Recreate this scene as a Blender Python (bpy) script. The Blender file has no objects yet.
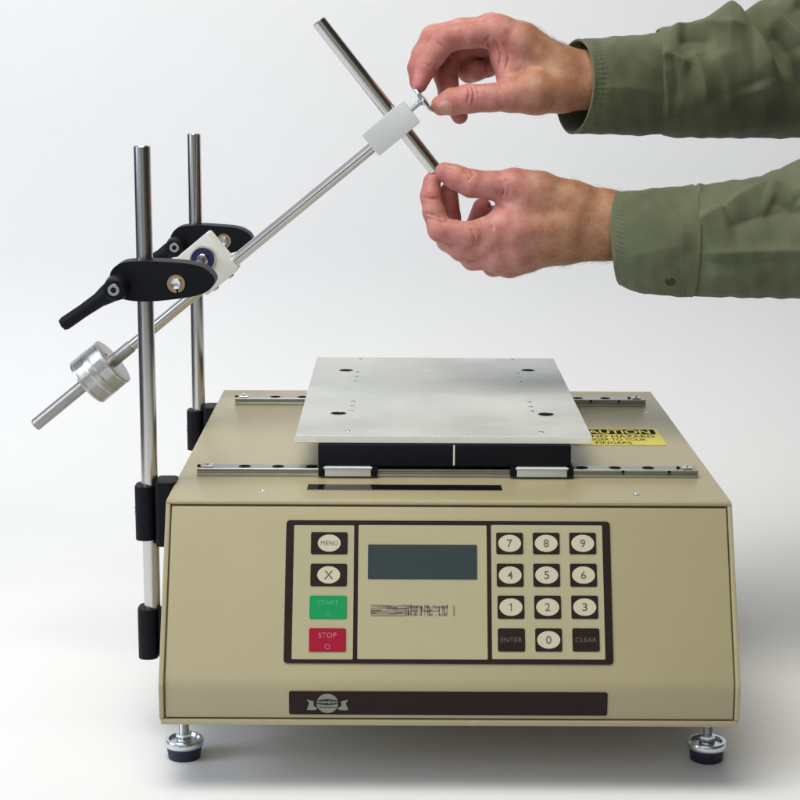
import bpy, bmesh, math, random
import numpy as np
from mathutils import Vector, Matrix
R = math.radians
random.seed(7); np.random.seed(7)
S = bpy.context.scene
C = S.collection

# ------------------------------------------------------------------ camera
F_PX = 1800.0                      # focal length in pixels of the 800 px photograph
PITCH = math.atan(348 / F_PX)
ROLL = R(0.25)
HC = 0.532
cam_d = bpy.data.cameras.new('camera'); cam = bpy.data.objects.new('camera', cam_d); C.objects.link(cam)
cam_d.sensor_width = 36; cam_d.lens = F_PX / 800 * 36; cam_d.clip_start = 0.05; cam_d.clip_end = 60
RM = (Matrix.Rotation(math.pi/2 - PITCH, 3, 'X') @ Matrix.Rotation(ROLL, 3, 'Z'))
cam.matrix_world = Matrix.Translation((0, 0, HC)) @ RM.to_4x4()
S.camera = cam
CO = Vector((0, 0, HC))
S.render.resolution_x = S.render.resolution_y = 1024

# ------------------------------------------------------------------ world and lamps
W = bpy.data.worlds.new('World'); S.world = W; W.use_nodes = True
wn = W.node_tree.nodes; wl = W.node_tree.links
bg = wn['Background']
tc = wn.new('ShaderNodeTexCoord'); sep = wn.new('ShaderNodeSeparateXYZ'); wl.new(tc.outputs['Generated'], sep.inputs[0])
rmp = wn.new('ShaderNodeValToRGB')
mr = wn.new('ShaderNodeMapRange'); mr.inputs[1].default_value = -1; mr.inputs[2].default_value = 1
wl.new(sep.outputs['X'], mr.inputs[0]); wl.new(mr.outputs[0], rmp.inputs[0])
cr = rmp.color_ramp; cr.interpolation = 'EASE'
cr.elements[0].position = 0.0; cr.elements[0].color = (0.05, 0.05, 0.07, 1)
cr.elements[1].position = 1.0; cr.elements[1].color = (0.05, 0.05, 0.05, 1)
for p_, c_ in ((0.08, (.05, .05, .08, 1)), (0.16, (.9, .95, 1.1, 1)), (0.30, (.8, .85, .95, 1)), (0.38, (.22, .22, .24, 1)), (0.5, (.50, .50, .46, 1)), (0.62, (.50, .46, .36, 1)), (0.74, (.08, .07, .06, 1))):
    e_ = cr.elements.new(p_); e_.color = c_
wl.new(rmp.outputs[0], bg.inputs['Color']); bg.inputs['Strength'].default_value = 0.60

def area(name, loc, target, size, size_y, power, color):
    l = bpy.data.lights.new(name, 'AREA'); l.shape = 'RECTANGLE'; l.size = size; l.size_y = size_y
    l.energy = power; l.color = color
    o = bpy.data.objects.new(name, l); C.objects.link(o); o.location = loc
    o.rotation_euler = (Vector(target) - Vector(loc)).to_track_quat('-Z', 'Y').to_euler()
    return o
area('ceiling_lamp', (-0.35, 1.00, 2.3), (0.0, 1.60, 0.2), 1.4, 1.2, 50, (1.0, 0.955, 0.82))
area('window_light', (-2.4, 0.6, 1.1), (0.0, 1.6, 0.35), 1.2, 1.4, 38, (0.80, 0.88, 1.0))
area('room_light', (-0.5, -0.9, 1.5), (0.1, 1.5, 0.2), 1.8, 1.2, 8, (1.0, 0.97, 0.90))
S.view_settings.view_transform = 'Standard'; S.view_settings.look = 'None'
S.view_settings.exposure = -0.14; S.view_settings.gamma = 1.0

# ------------------------------------------------------------------ pixel <-> world
def ray(px, py):
    return RM @ Vector(((px - 400) / F_PX, -(py - 400) / F_PX, -1))
def PD(px, py, D): return CO + ray(px, py) * D
def PY(px, py, Y): d = ray(px, py); return CO + d * (Y / d.y)
def PZ(px, py, Z): d = ray(px, py); return CO + d * ((Z - HC) / d.z)

# ------------------------------------------------------------------ materials
def mat(name, col, rough=0.5, metal=0.0, bump=0.0, bscale=400, var=0.0, vscale=8, coat=0.0, spec=0.5, stretch=None, rvar=0.0):
    m = bpy.data.materials.new(name); m.use_nodes = True
    n = m.node_tree.nodes; l = m.node_tree.links; b = n['Principled BSDF']
    b.inputs['Base Color'].default_value = (*col, 1); b.inputs['Roughness'].default_value = rough
    b.inputs['Metallic'].default_value = metal; b.inputs['Specular IOR Level'].default_value = spec
    b.inputs['Coat Weight'].default_value = coat
    t = n.new('ShaderNodeTexCoord'); mp = n.new('ShaderNodeMapping'); l.new(t.outputs['Object'], mp.inputs[0])
    if stretch: mp.inputs['Scale'].default_value = stretch
    if var or rvar:
        no = n.new('ShaderNodeTexNoise'); no.inputs['Scale'].default_value = vscale; no.inputs['Detail'].default_value = 6
        no.inputs['Roughness'].default_value = 0.6
        l.new(mp.outputs[0], no.inputs[0])
        if var:
            mx = n.new('ShaderNodeMix'); mx.data_type = 'RGBA'
            mx.inputs[6].default_value = (*[c * (1 - var) for c in col], 1)
            mx.inputs[7].default_value = (*[min(1, c * (1 + var)) for c in col], 1)
            l.new(no.outputs[0], mx.inputs[0]); l.new(mx.outputs[2], b.inputs['Base Color'])
        if rvar:
            m2 = n.new('ShaderNodeMapRange'); m2.inputs[3].default_value = rough - rvar; m2.inputs[4].default_value = rough + rvar
            l.new(no.outputs[0], m2.inputs[0]); l.new(m2.outputs[0], b.inputs['Roughness'])
    if bump:
        nb = n.new('ShaderNodeTexNoise'); nb.inputs['Scale'].default_value = bscale; nb.inputs['Detail'].default_value = 3
        l.new(mp.outputs[0], nb.inputs[0])
        bn = n.new('ShaderNodeBump'); bn.inputs['Strength'].default_value = bump; bn.inputs['Distance'].default_value = 0.0006
        l.new(nb.outputs[0], bn.inputs['Height']); l.new(bn.outputs[0], b.inputs['Normal'])
    return m
M = {}
M['beige'] = mat('beige_enamel', (0.368, 0.325, 0.200), 0.36, bump=0.12, bscale=900, var=0.05, vscale=14, rvar=0.06)
M['overlay'] = mat('overlay_film', (0.385, 0.358, 0.222), 0.5, var=0.04, vscale=30, bump=0.1, bscale=1500)
M['brown'] = mat('brown_ink', (0.015, 0.008, 0.007), 0.5, var=0.25, vscale=60, spec=0.2)
M['oval'] = mat('key_oval_film', (0.50, 0.49, 0.37), 0.5)
M['green'] = mat('green_ink', (0.0, 0.26, 0.085), 0.5, var=0.1, vscale=80, spec=0.25)
M['red'] = mat('red_ink', (0.30, 0.0, 0.028), 0.5, var=0.1, vscale=80, spec=0.25)
M['greentext'] = mat('green_text', (0.05, 0.34, 0.15), 0.5)
M['redtext'] = mat('red_text', (0.44, 0.15, 0.13), 0.5)
M['browntext'] = mat('brown_text', (0.12, 0.08, 0.06), 0.5)
M['display'] = mat('display_window', (0.026, 0.042, 0.048), 0.35, var=0.12, vscale=60, spec=0.25)
M['ink'] = mat('grey_ink', (0.09, 0.07, 0.06), 0.6)
M['inkg'] = mat('faded_ink', (0.21, 0.18, 0.13), 0.6, var=0.3, vscale=500)
M['silverink'] = mat('silver_ink', (0.22, 0.23, 0.195), 0.45, var=0.2, vscale=600)
M['steel'] = mat('steel', (0.60, 0.59, 0.57), 0.20, 1.0, var=0.06, vscale=30, bump=0.05, bscale=500, stretch=(1, 1, 0.15), rvar=0.05)
M['steelmatte'] = mat('ground_steel', (0.36, 0.355, 0.34), 0.42, 1.0, var=0.2, vscale=200, bump=0.2, bscale=900)
M['rail'] = mat('rail_steel', (0.42, 0.43, 0.43), 0.35, 1.0, var=0.15, vscale=60, rvar=0.1)
M['alu'] = mat('milled_aluminium', (0.50, 0.525, 0.53), 0.62, 0.2, var=0.30, vscale=14, bump=0.15, bscale=400, rvar=0.12)
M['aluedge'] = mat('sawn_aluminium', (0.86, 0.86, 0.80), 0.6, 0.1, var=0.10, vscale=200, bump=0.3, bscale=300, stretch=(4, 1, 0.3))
M['anod'] = mat('anodised_aluminium', (0.62, 0.65, 0.67), 0.45, 0.25, bump=0.15, bscale=1500, var=0.04, vscale=40)
M['weight'] = mat('turned_aluminium', (0.50, 0.50, 0.48), 0.33, 1.0, var=0.06, vscale=60, bump=0.15, bscale=300, stretch=(1, 1, 1))
M['black'] = mat('black_plastic', (0.005, 0.006, 0.010), 0.5, spec=0.15, bump=0.35, bscale=900)
M['blackmetal'] = mat('black_anodised', (0.004, 0.005, 0.010), 0.45, spec=0.2, bump=0.1, bscale=900, var=0.2, vscale=40)
M['rubber'] = mat('black_rubber', (0.010, 0.010, 0.035), 0.45, bump=0.2, bscale=600)
M['blue'] = mat('blue_seal', (0.008, 0.014, 0.085), 0.35)
M['brass'] = mat('brass_ring', (0.42, 0.31, 0.20), 0.4, 0.8)
M['zinc'] = mat('zinc_plate', (0.66, 0.70, 0.74), 0.25, 1.0, var=0.12, vscale=120)
M['hole'] = mat('hole_black', (0.004, 0.004, 0.008), 0.8, spec=0.05)
M['yellow'] = mat('yellow_sticker', (0.58, 0.52, 0.06), 0.5, var=0.08, vscale=60)
M['slot'] = mat('slot_black', (0.006, 0.006, 0.010), 0.12)
M['cream'] = mat('offwhite_block', (0.66, 0.67, 0.64), 0.4, 0.1, bump=0.1, bscale=900)

def backdrop_mat():
    m = mat('paper_backdrop', (0.745, 0.758, 0.80), 0.75, var=0.035, vscale=4, bump=0.3, bscale=45)
    return m
M['backdrop'] = backdrop_mat()

# ------------------------------------------------------------------ helpers
def tag(o, label=None, cat=None, group=None, kind=None):
    if label: o['label'] = label
    if cat: o['category'] = cat
    if group: o['group'] = group
    if kind: o['kind'] = kind
    return o
def empty(name, loc, label, cat, group=None):
    o = bpy.data.objects.new(name, None); C.objects.link(o); o.location = loc; o.empty_display_size = 0.02
    return tag(o, label, cat, group)
def place(o, parent):
    if parent is not None:
        o.parent = parent
        o.matrix_parent_inverse = Matrix.Translation(-parent.location)      # every location is kept in world space
def obj(name, bm, m, parent=None, smooth=True, sharp=35):
    me = bpy.data.meshes.new(name)
    bmesh.ops.recalc_face_normals(bm, faces=bm.faces[:])
    bm.to_mesh(me); bm.free()
    ms = m if isinstance(m, (list, tuple)) else [m]
    for x in ms: me.materials.append(x)
    if smooth:
        for p in me.polygons: p.use_smooth = True
        me.set_sharp_from_angle(angle=R(sharp))
    o = bpy.data.objects.new(name, me); C.objects.link(o)
    place(o, parent)
    return o
def bm_new(): return bmesh.new()
def merge(bm, other, mi=0):
    me = bpy.data.meshes.new('tmp'); other.to_mesh(me); other.free()
    n0 = len(bm.faces); bm.from_mesh(me); bpy.data.meshes.remove(me)
    bm.faces.ensure_lookup_table()
    for f in bm.faces[n0:]: f.material_index = mi
def frame_from(z, xh=(1, 0, 0)):
    z = Vector(z).normalized(); x = Vector(xh); x = (x - z * x.dot(z)).normalized(); y = z.cross(x)
    return Matrix((x, y, z)).transposed()
def add_prism(bm, pts, origin, fr, h, bev=0.0, seg=2, mi=0):
    """outline pts (x, y) in frame fr at origin, extruded along frame z by h"""
    b = bm_new()
    vs = [b.verts.new(Vector(origin) + fr @ Vector((x, y, 0))) for x, y in pts]
    f = b.faces.new(vs)
    r = bmesh.ops.extrude_face_region(b, geom=[f])
    d = fr @ Vector((0, 0, h))
    for v in [g for g in r['geom'] if isinstance(g, bmesh.types.BMVert)]: v.co += d
    bmesh.ops.recalc_face_normals(b, faces=b.faces[:])
    if bev: bmesh.ops.bevel(b, geom=b.edges[:], offset=bev, segments=seg, profile=0.6, affect='EDGES', clamp_overlap=True)
    merge(bm, b, mi)
def add_box(bm, lo, hi, bev=0.0, seg=2, mi=0):
    lo = Vector(lo); hi = Vector(hi)
    add_prism(bm, [(lo.x, lo.y), (hi.x, lo.y), (hi.x, hi.y), (lo.x, hi.y)], (0, 0, lo.z), Matrix.Identity(3), hi.z - lo.z, bev, seg, mi)
def add_lathe(bm, origin, axis, prof, n=40, mi=0, xh=(1, 0, 0.001), rf=None):
    """prof: list of (r, h) along axis"""
    fr = frame_from(axis, xh); b = bm_new(); rings = []
    for r, h in prof:
        if r < 1e-7: rings.append([b.verts.new(Vector(origin) + fr @ Vector((0, 0, h)))])
        else:
            rings.append([b.verts.new(Vector(origin) + fr @ Vector(((r if rf is None else rf(r, h, a)) * math.cos(a), (r if rf is None else rf(r, h, a)) * math.sin(a), h)))
                          for a in [2*math.pi*i/n for i in range(n)]])
    for A, B in zip(rings, rings[1:]):
        if len(A) == 1 and len(B) == 1: continue
        for i in range(n):
            j = (i+1) % n
            if len(A) == 1: b.faces.new((A[0], B[i], B[j]))
            elif len(B) == 1: b.faces.new((A[i], A[j], B[0]))
            else: b.faces.new((A[i], A[j], B[j], B[i]))
    merge(bm, b, mi)
def add_rod(bm, a, b_, r, r2=None, ch=0.0008, n=36, mi=0):
    a = Vector(a); b_ = Vector(b_); L = (b_-a).length; r2 = r2 or r
    add_lathe(bm, a, b_-a, [(0, 0), (r-ch, 0), (r, ch), (r2, L-ch), (r2-ch, L), (0, L)], n, mi, xh=(0.3, 1, 0.1))
def rrect(x0, y0, x1, y1, r, n=5):
    r = min(r, abs(x1-x0)/2*0.98, abs(y1-y0)/2*0.98)
    pts = []
    for cx, cy, a0 in ((x1-r, y1-r, 0), (x0+r, y1-r, 90), (x0+r, y0+r, 180), (x1-r, y0+r, 270)):
        for i in range(n+1):
            a = R(a0 + 90*i/n); pts.append((cx + r*math.cos(a), cy + r*math.sin(a)))
    return pts
def ell(cx, cy, rx, ry, n=36): return [(cx + rx*math.cos(2*math.pi*i/n), cy + ry*math.sin(2*math.pi*i/n)) for i in range(n)]
def text_bm(s, origin, fr, width, height, lift=0.0002, bold=0.0, spacing=1.0):
    cu = bpy.data.curves.new('txt', 'FONT'); cu.body = s; cu.align_x = 'LEFT'; cu.size = 1; cu.offset = bold
    cu.space_character = spacing; cu.extrude = 0.0
    o = bpy.data.objects.new('txt', cu); C.objects.link(o)
    bpy.context.view_layer.update()
    me = bpy.data.meshes.new_from_object(o.evaluated_get(bpy.context.evaluated_depsgraph_get()))
    bpy.data.objects.remove(o); bpy.data.curves.remove(cu)
    b = bm_new(); b.from_mesh(me); bpy.data.meshes.remove(me)
    xs = [v.co.x for v in b.verts]; ys = [v.co.y for v in b.verts]
    cx = (min(xs)+max(xs))/2; cy = (min(ys)+max(ys))/2
    sx = width/(max(xs)-min(xs)) if width else height/(max(ys)-min(ys)); sy = height/(max(ys)-min(ys))
    for v in b.verts: v.co = Vector(origin) + fr @ Vector(((v.co.x-cx)*sx, (v.co.y-cy)*sy, lift))
    return b
def smooth_path(pts, n):
    """Catmull-Rom through 2-D points"""
    out = []
    P = [pts[0]] + list(pts) + [pts[-1]]
    for i in range(1, len(P)-2):
        for k in range(n):
            t = k/n; p0, p1, p2, p3 = [np.array(P[j], float) for j in (i-1, i, i+1, i+2)]
            out.append(tuple(0.5*((2*p1) + (-p0+p2)*t + (2*p0-5*p1+4*p2-p3)*t*t + (-p0+3*p1-3*p2+p3)*t**3)))
    out.append(tuple(map(float, pts[-1])))
    return out
EZ = Matrix.Identity(3)

# ------------------------------------------------------------------ setting: one white paper sweep
D_F = 1.336                                     # depth of the deck's front edge
pF = PD(166, 500, D_F); pFr = PD(732, 503, D_F)
ZD = (pF.z + pFr.z)/2; YF = (pF.y + pFr.y)/2; XL = pF.x; XR = pFr.x
YB = PZ(400, 391.5, ZD).y
pC = PD(400, 686, 1.300); YC = pC.y; ZC = pC.z
ZB = PY(400, 724, YC).z
def sweep():
    bm = bm_new(); prof = []
    Y0, Yc_, Rr = -0.35, 2.03, 0.30
    for i in range(30): prof.append((Y0 + (Yc_-Y0)*i/30, 0.0))
    for i in range(25):
        a = R(84)*i/24; prof.append((Yc_ + Rr*math.sin(a), Rr*(1-math.cos(a))))
    y, z = prof[-1]
    for i in range(1, 30): prof.append((y + i*0.006, z + i*0.06))
    xs = np.linspace(-1.05, 1.05, 60); rows = []
    for (y, z) in prof:
        rows.append([bm.verts.new((x, y + 0.004*math.sin(x*3.1+1)*min(1, z*3), z)) for x in xs])
    for a, b in zip(rows, rows[1:]):
        for i in range(len(xs)-1): bm.faces.new((a[i], a[i+1], b[i+1], b[i]))
    o = obj('backdrop', bm, M['backdrop'], sharp=180)
    md = o.modifiers.new('thick', 'SOLIDIFY'); md.thickness = 0.002; md.offset = -1
    o['kind'] = 'structure'; return o
sweep()

# ------------------------------------------------------------------ the instrument
T = empty('laboratory_instrument', ((XL+XR)/2, (YF+YB)/2, 0), 'beige bench instrument with keypad and display, a flat metal plate on its top', 'lab instrument')
def housing():
    bm = bm_new()
    FRX = Matrix(((0, 0, 1), (1, 0, 0), (0, 1, 0)))          # local (x,y,z) -> world (Y, Z, X)
    s = 0.0045
    core = [(YB, ZD), (YF+0.003, ZD), (YF+0.0045, ZD-0.004), (YC+s, ZC), (YC+s, ZB+0.003), (YB, ZB+0.003)]
    add_prism(bm, core, (XL+0.0028, 0, 0), FRX, XR-XL-0.0056, 0.0006, 1)
    side = [(YB+0.001, ZD-0.0006), (YF+0.001, ZD-0.0006), (YF-0.001, ZD-0.004), (YC-0.0016, ZC), (YC-0.0008, ZB+0.004), (YC+0.004, ZB), (YB+0.001, ZB)]
    add_prism(bm, side, (XL-0.0002, 0, 0), FRX, 0.0036, 0.0009, 2)
    add_prism(bm, side, (XR-0.0034, 0, 0), FRX, 0.0036, 0.0009, 2)
    add_box(bm, (XL+0.001, YC-0.0018, ZB-0.0008), (XR-0.001, YC+0.012, ZB+0.0032), 0.0012, 2)
    # deck sheet with a rolled front edge
    deck = [(YB+0.0015, ZD+0.0006), (YB+0.0015, ZD-0.004), (YF+0.002, ZD-0.004), (YF-0.0006, ZD-0.0022), (YF-0.0002, ZD-0.0004), (YF+0.0022, ZD+0.0006)]
    add_prism(bm, deck, (XL+0.0004, 0, 0), FRX, XR-XL-0.0008, 0.0005, 2)
    return obj('housing', bm, M['beige'], T)
housing()
ZT = ZD + 0.0006                                # top of the deck sheet
# sloping front panel: frame (x, up the slope, out of the panel)
up = Vector((0, YF-YC, ZD-ZC)).normalized(); nrm = Vector((1, 0, 0)).cross(up)   # points to the camera
FS = Matrix((Vector((1, 0, 0)), up, nrm)).transposed()
OS = Vector((0, YC, ZC))
UL = (Vector((0, YF, ZD)) - OS).length
def onpanel(px, py):
    d = ray(px, py); t = (OS - CO).dot(nrm) / d.dot(nrm); q = CO + d*t - OS
    return q.dot(Vector((1, 0, 0))), q.dot(up)
def front_panel():
    bm = bm_new()
    FRX = Matrix(((0, 0, 1), (1, 0, 0), (0, 1, 0)))
    a = 0.0045; top = OS + up*(UL-0.0045)
    sl = up.y/up.z; hh_ = .005; arc = [(YC + sl*(z+hh_)**2/(4*hh_), ZC+z) for z in [hh_*(1-2*i/8) for i in range(9)]]
    pr = [(top.y, top.z)] + arc + [ (YC, ZB+0.0044), (YC+a-0.0006, ZB+0.0044), (YC+a-0.0006, ZC), (top.y+a-0.0006, top.z-0.0006)]
    add_prism(bm, pr, (XL+0.0046, 0, 0), FRX, XR-XL-0.0092, 0.0006, 2)
    return obj('front_panel', bm, M['beige'], T)
front_panel()
def prect(px0, py0, px1, py1):
    my = (py0+py1)/2; mx = (px0+px1)/2
    x0 = onpanel(px0, my)[0]; x1 = onpanel(px1, my)[0]; s1 = onpanel(mx, py0)[1]; s0 = onpanel(mx, py1)[1]
    return x0, s0, x1, s1
def panel_prism(bm, pts, z0, z1, bev=0.0, mi=0): add_prism(bm, pts, OS + nrm*z0, FS, z1-z0, bev, 1, mi)
# keypad overlay : dark printed frame and three pale fields
x0, s0, x1, s1 = prect(285, 521, 611.5, 664)
bm = bm_new(); panel_prism(bm, rrect(x0, s0, x1, s1, 0.0028), 0.00005, 0.0008)
kf = obj('keypad_frame', bm, M['brown'], T)
for (a, b, c, d) in ((293, 525.5, 353.5, 659.5), (358, 525.5, 487, 659.5), (491.5, 525.5, 603.5, 659.5)):
    q = prect(a, b, c, d); bm = bm_new(); panel_prism(bm, rrect(q[0], q[1], q[2], q[3], 0.0009), 0.0008, 0.00105)
    obj('keypad_field', bm, M['overlay'], kf)
q = prect(368, 545, 477, 579.5); bm = bm_new(); panel_prism(bm, rrect(*q, 0.0008), 0.00106, 0.0014)
ds = obj('display', bm, M['display'], T)
# soft key: a slightly domed pad
def key(px0, py0, px1, py1, m, txt, tm, oval=True, th=None, tw=None, icon=None, lab=None):
    q = prect(px0, py0, px1, py1); bm = bm_new()
    panel_prism(bm, rrect(*q, 0.0013), 0.00106, 0.0016, 0.00012)
    o = obj('key', bm, m, T)
    o['label'] = lab
    cx, cy = (q[0]+q[2])/2, (q[1]+q[3])/2; w = q[2]-q[0]; h = q[3]-q[1]
    if oval:
        bm = bm_new(); rx = 0.0084; ry = 0.0064
        panel_prism(bm, ell(cx, cy, rx, ry), 0.0016, 0.00168); obj('key_oval', bm, M['oval'], o)
    oy = 0.0
    if icon: oy = h*0.2
    if txt == '1':
        b = bm_new(); b.faces.new([b.verts.new(OS + FS @ Vector((cx+x, cy+y, 0.00175))) for x, y in ((-.0001, -.0029), (.0007, -.0029), (.0007, .0029), (.0002, .0029), (-.0014, .0018), (-.0014, .0010), (-.0001, .0018))])
    else: b = text_bm(txt, OS + FS @ Vector((cx, cy+oy, 0)), FS, tw, th, 0.00175 if oval else 0.00166, 0.0 if txt == 'MENU' else 0.004, 1.06)
    obj('key_lettering', b, tm, o, smooth=False)
    if icon:
        b = bm_new(); n = {'diamond': 4, 'octagon': 8}[icon]; rr = 0.0021
        off = math.pi/2 if n == 4 else math.pi/8
        oc = [(cx + rr*math.cos(2*math.pi*i/n+off), cy-h*0.28 + rr*math.sin(2*math.pi*i/n+off)) for i in range(n)]
        ic = [(cx + (rr-.0005)*math.cos(2*math.pi*i/n+off), cy-h*0.28 + (rr-.0005)*math.sin(2*math.pi*i/n+off)) for i in range(n)]
        ov = [b.verts.new(OS + FS @ Vector((x, y, 0.00166))) for x, y in oc]; iv = [b.verts.new(OS + FS @ Vector((x, y, 0.00166))) for x, y in ic]
        for i in range(n): j = (i+1) % n; b.faces.new((ov[i], ov[j], iv[j], iv[i]))
        obj('key_symbol', b, tm, o, smooth=False)
key(311, 532.5, 347.6, 554.5, M['brown'], 'MENU', M['ink'], th=0.0035, tw=0.0125, lab='brown menu key')
key(310.5, 564, 347, 586.5, M['brown'], 'X', M['ink'], th=0.0062, tw=0.0066, lab='brown key with a cross')
key(309.5, 596, 346.7, 619, M['green'], 'START', M['greentext'], False, th=0.0034, tw=0.0155, icon='diamond', lab='green start key')
key(309, 628.5, 346, 652, M['red'], 'STOP', M['redtext'], False, th=0.0038, tw=0.0130, icon='octagon', lab='red stop key')
cols = ((509.5, 546, 582.5), (510, 546.5, 583.3), (510.8, 547.5, 584.5), (511.3, 548.5, 585.8))
rows = ((533, 554.5), (564, 587), (596, 619), (628.6, 651.8)); names = ('789', '456', '123', 'E0C')
for r_ in range(4):
    for c_ in range(3):
        ch = names[r_][c_]; x = cols[r_][c_]; y0, y1 = rows[r_]
        if ch == 'E': key(x-13.6, y0, x+13.6, y1, M['brown'], 'ENTER', M['browntext'], False, th=0.0034, tw=0.0155, lab='brown enter key')
        elif ch == 'C': key(x-13.6, y0, x+13.6, y1, M['brown'], 'CLEAR', M['browntext'], False, th=0.0034, tw=0.0155, lab='brown clear key')
        else: key(x-13.4, y0, x+13.4, y1, M['brown'], ch, M['ink'], th=0.0058, tw=0.0038 if ch != '1' else 0.0020, lab='key with the digit ' + ch)
# smeared print under the display
q = prect(370.6, 605, 447, 617); bm = bm_new()
rng = random.Random(3); wq = q[2]-q[0]; hq = q[3]-q[1]; zt = 0.00106
def dash(x, y, w, h, mi):
    global zt
    zt += 2e-8; panel_prism(bm, [(x, y), (x+w, y), (x+w, y+h), (x, y+h)], zt, zt+.00004, 0, mi)
for r9 in range(5):                                       # smeared lines of print
    x = q[0]
    while x < q[0]+wq*.44:
        w = wq*rng.uniform(.05, .16); dash(x, q[1]+hq*(r9+.08)/5, w, hq/5*rng.uniform(.55, .95), 1 if rng.random() < .75 else 0); x += w
x = q[0]+wq*.45
while x < q[2]:                                           # broken letters after them
    w = wq*rng.uniform(.012, .03)
    for t in range(3):
        if rng.random() < .72: dash(x, q[1]+hq*(.05+.31*t)+hq*rng.uniform(0, .06), w, hq*rng.uniform(.14, .3), 0 if rng.random() < .55 else 1)
    if rng.random() < .5: dash(x+w*.2, q[1]+hq*.08, w*.45, hq*.84, 0)
    x += w*rng.uniform(.95, 1.2)
q2 = prect(453, 606, 455, 616.5); panel_prism(bm, rrect(*q2, 0.0001), 0.00106, 0.00112, 0, 1)
obj('printed_strip', bm, [M['ink'], M['inkg']], T, smooth=False)
# name plate on the upright lower edge
FV = Matrix((Vector((1, 0, 0)), Vector((0, 0, 1)), Vector((0, -1, 0)))).transposed()
na = PY(289, 691, YC); nb = PY(607, 716, YC); OV = Vector((0, YC, 0))
bm = bm_new(); add_prism(bm, rrect(na.x, nb.z+0.0004, nb.x, na.z, 0.0016), OV+Vector((0, -0.00005, 0)), FV, 0.0006)
npl = obj('name_plate', bm, M['brown'], T)
ce = PY(327.5, 703, YC); bm = bm_new()
add_prism(bm, ell(ce.x, ce.z, 0.0078, 0.0073, 40), OV+Vector((0, -0.00066, 0)), FV, 0.00006)
for s in (-1, 1):
    rb = [(s*0.0070, -0.0036), (s*0.0100, -0.0022), (s*0.0100, 0.0016), (s*0.0150, 0.0028), (s*0.0132, 0.0), (s*0.0150, -0.0052), (s*0.0090, -0.0052)]
    if s < 0: rb = rb[::-1]
    add_prism(bm, [(ce.x+x, ce.z+z) for x, z in rb], OV+Vector((0, -0.00066, 0)), FV, 0.00007)
obj('emblem', bm, M['silverink'], npl, smooth=False)
bm = bm_new()
add_prism(bm, [(ce.x+x, ce.z+z) for x, z in ((-0.0088, 0.0022), (-0.0092, -0.0004), (0.0, -0.0014), (0.0092, -0.0004), (0.0088, 0.0022), (0, 0.0032))], OV+Vector((0, -0.00073, 0)), FV, 0.00005)
obj('emblem_band', bm, M['brown'], npl, smooth=False)
b = bm_new(); r5 = random.Random(9); xx = -.0078
while xx < .0074:
    w5 = r5.uniform(.0004, .0009); h5 = r5.uniform(.0007, .0012); b.faces.new([b.verts.new((ce.x+x, YC-.0008, ce.z+.0009+z)) for x, z in ((xx, -h5), (xx+w5, -h5), (xx+w5, h5), (xx, h5))]); xx += w5+.0003
obj('emblem_lettering', b, M['silverink'], npl, smooth=False)
bm = bm_new()
for k in range(16):
    add_prism(bm, [(ce.x+x, ce.z+z) for x, z in ((-0.006+k*.0008, -0.0034), (-0.0055+k*.0008, -0.0034), (-0.0055+k*.0008, -0.0026), (-0.006+k*.0008, -0.0026))], OV+Vector((0, -0.00072, 0)), FV, 0.00004)
obj('emblem_fine_print', bm, M['brown'], npl, smooth=False)
# feet
def foot(x, y):
    f = bpy.data.objects.new('foot', None); C.objects.link(f); f.location = (x, y, 0); f.parent = T
    f.matrix_parent_inverse = Matrix.Translation(-T.location)
    bm = bm_new(); add_lathe(bm, (x, y, 0), (0, 0, 1), [(0, 0.0002), (0.0112, 0.0002), (0.0120, 0.001), (0.0134, 0.0105), (0.0130, 0.012), (0, 0.012)], 48)
    obj('rubber_pad', bm, M['rubber'], f)
    bm = bm_new(); add_lathe(bm, (x, y, 0), (0, 0, 1), [(0, .0115), (.0142, .0115), (.0150, .0125), (.0150, .0155), (.0142, .0172), (.0118, .0172), (.0108, .0150), (.0060, .0150), (.0056, .0168), (.0050, .0175), (0, .0175)], 48)
    obj('metal_cup', bm, M['zinc'], f)
    bm = bm_new(); prof = [(0, .016)]
    for k in range(24): prof += [(0.0036, .017+k*.00125), (0.0041, .0176+k*.00125)]
    prof.append((0, ZB+0.002)); add_lathe(bm, (x, y, 0), (0, 0, 1), prof, 20); obj('threaded_stem', bm, M['zinc'], f)
    bm = bm_new(); add_prism(bm, [(x+.0082*math.cos(R(60*i+10)), y+.0082*math.sin(R(60*i+10))) for i in range(6)], (0, 0, ZB-0.0085), EZ, 0.0055, 0.0006, 2)
    obj('hex_nut', bm, M['zinc'], f); bm = bm_new()
    add_prism(bm, [(x+.0066*math.cos(R(60*i+30)), y+.0066*math.sin(R(60*i+30))) for i in range(6)], (0, 0, .0165), EZ, 0.0050, 0.0006, 2)
    obj('hex_nut', bm, M['zinc'], f)
fa = PZ(184.5, 759, 0); fb = PZ(706, 761, 0); yf = (fa.y+fb.y)/2
for (x, y) in ((fa.x, yf), (fb.x, yf), (fa.x, YB-0.045), (fb.x, YB-0.045)): foot(x, y)
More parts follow.
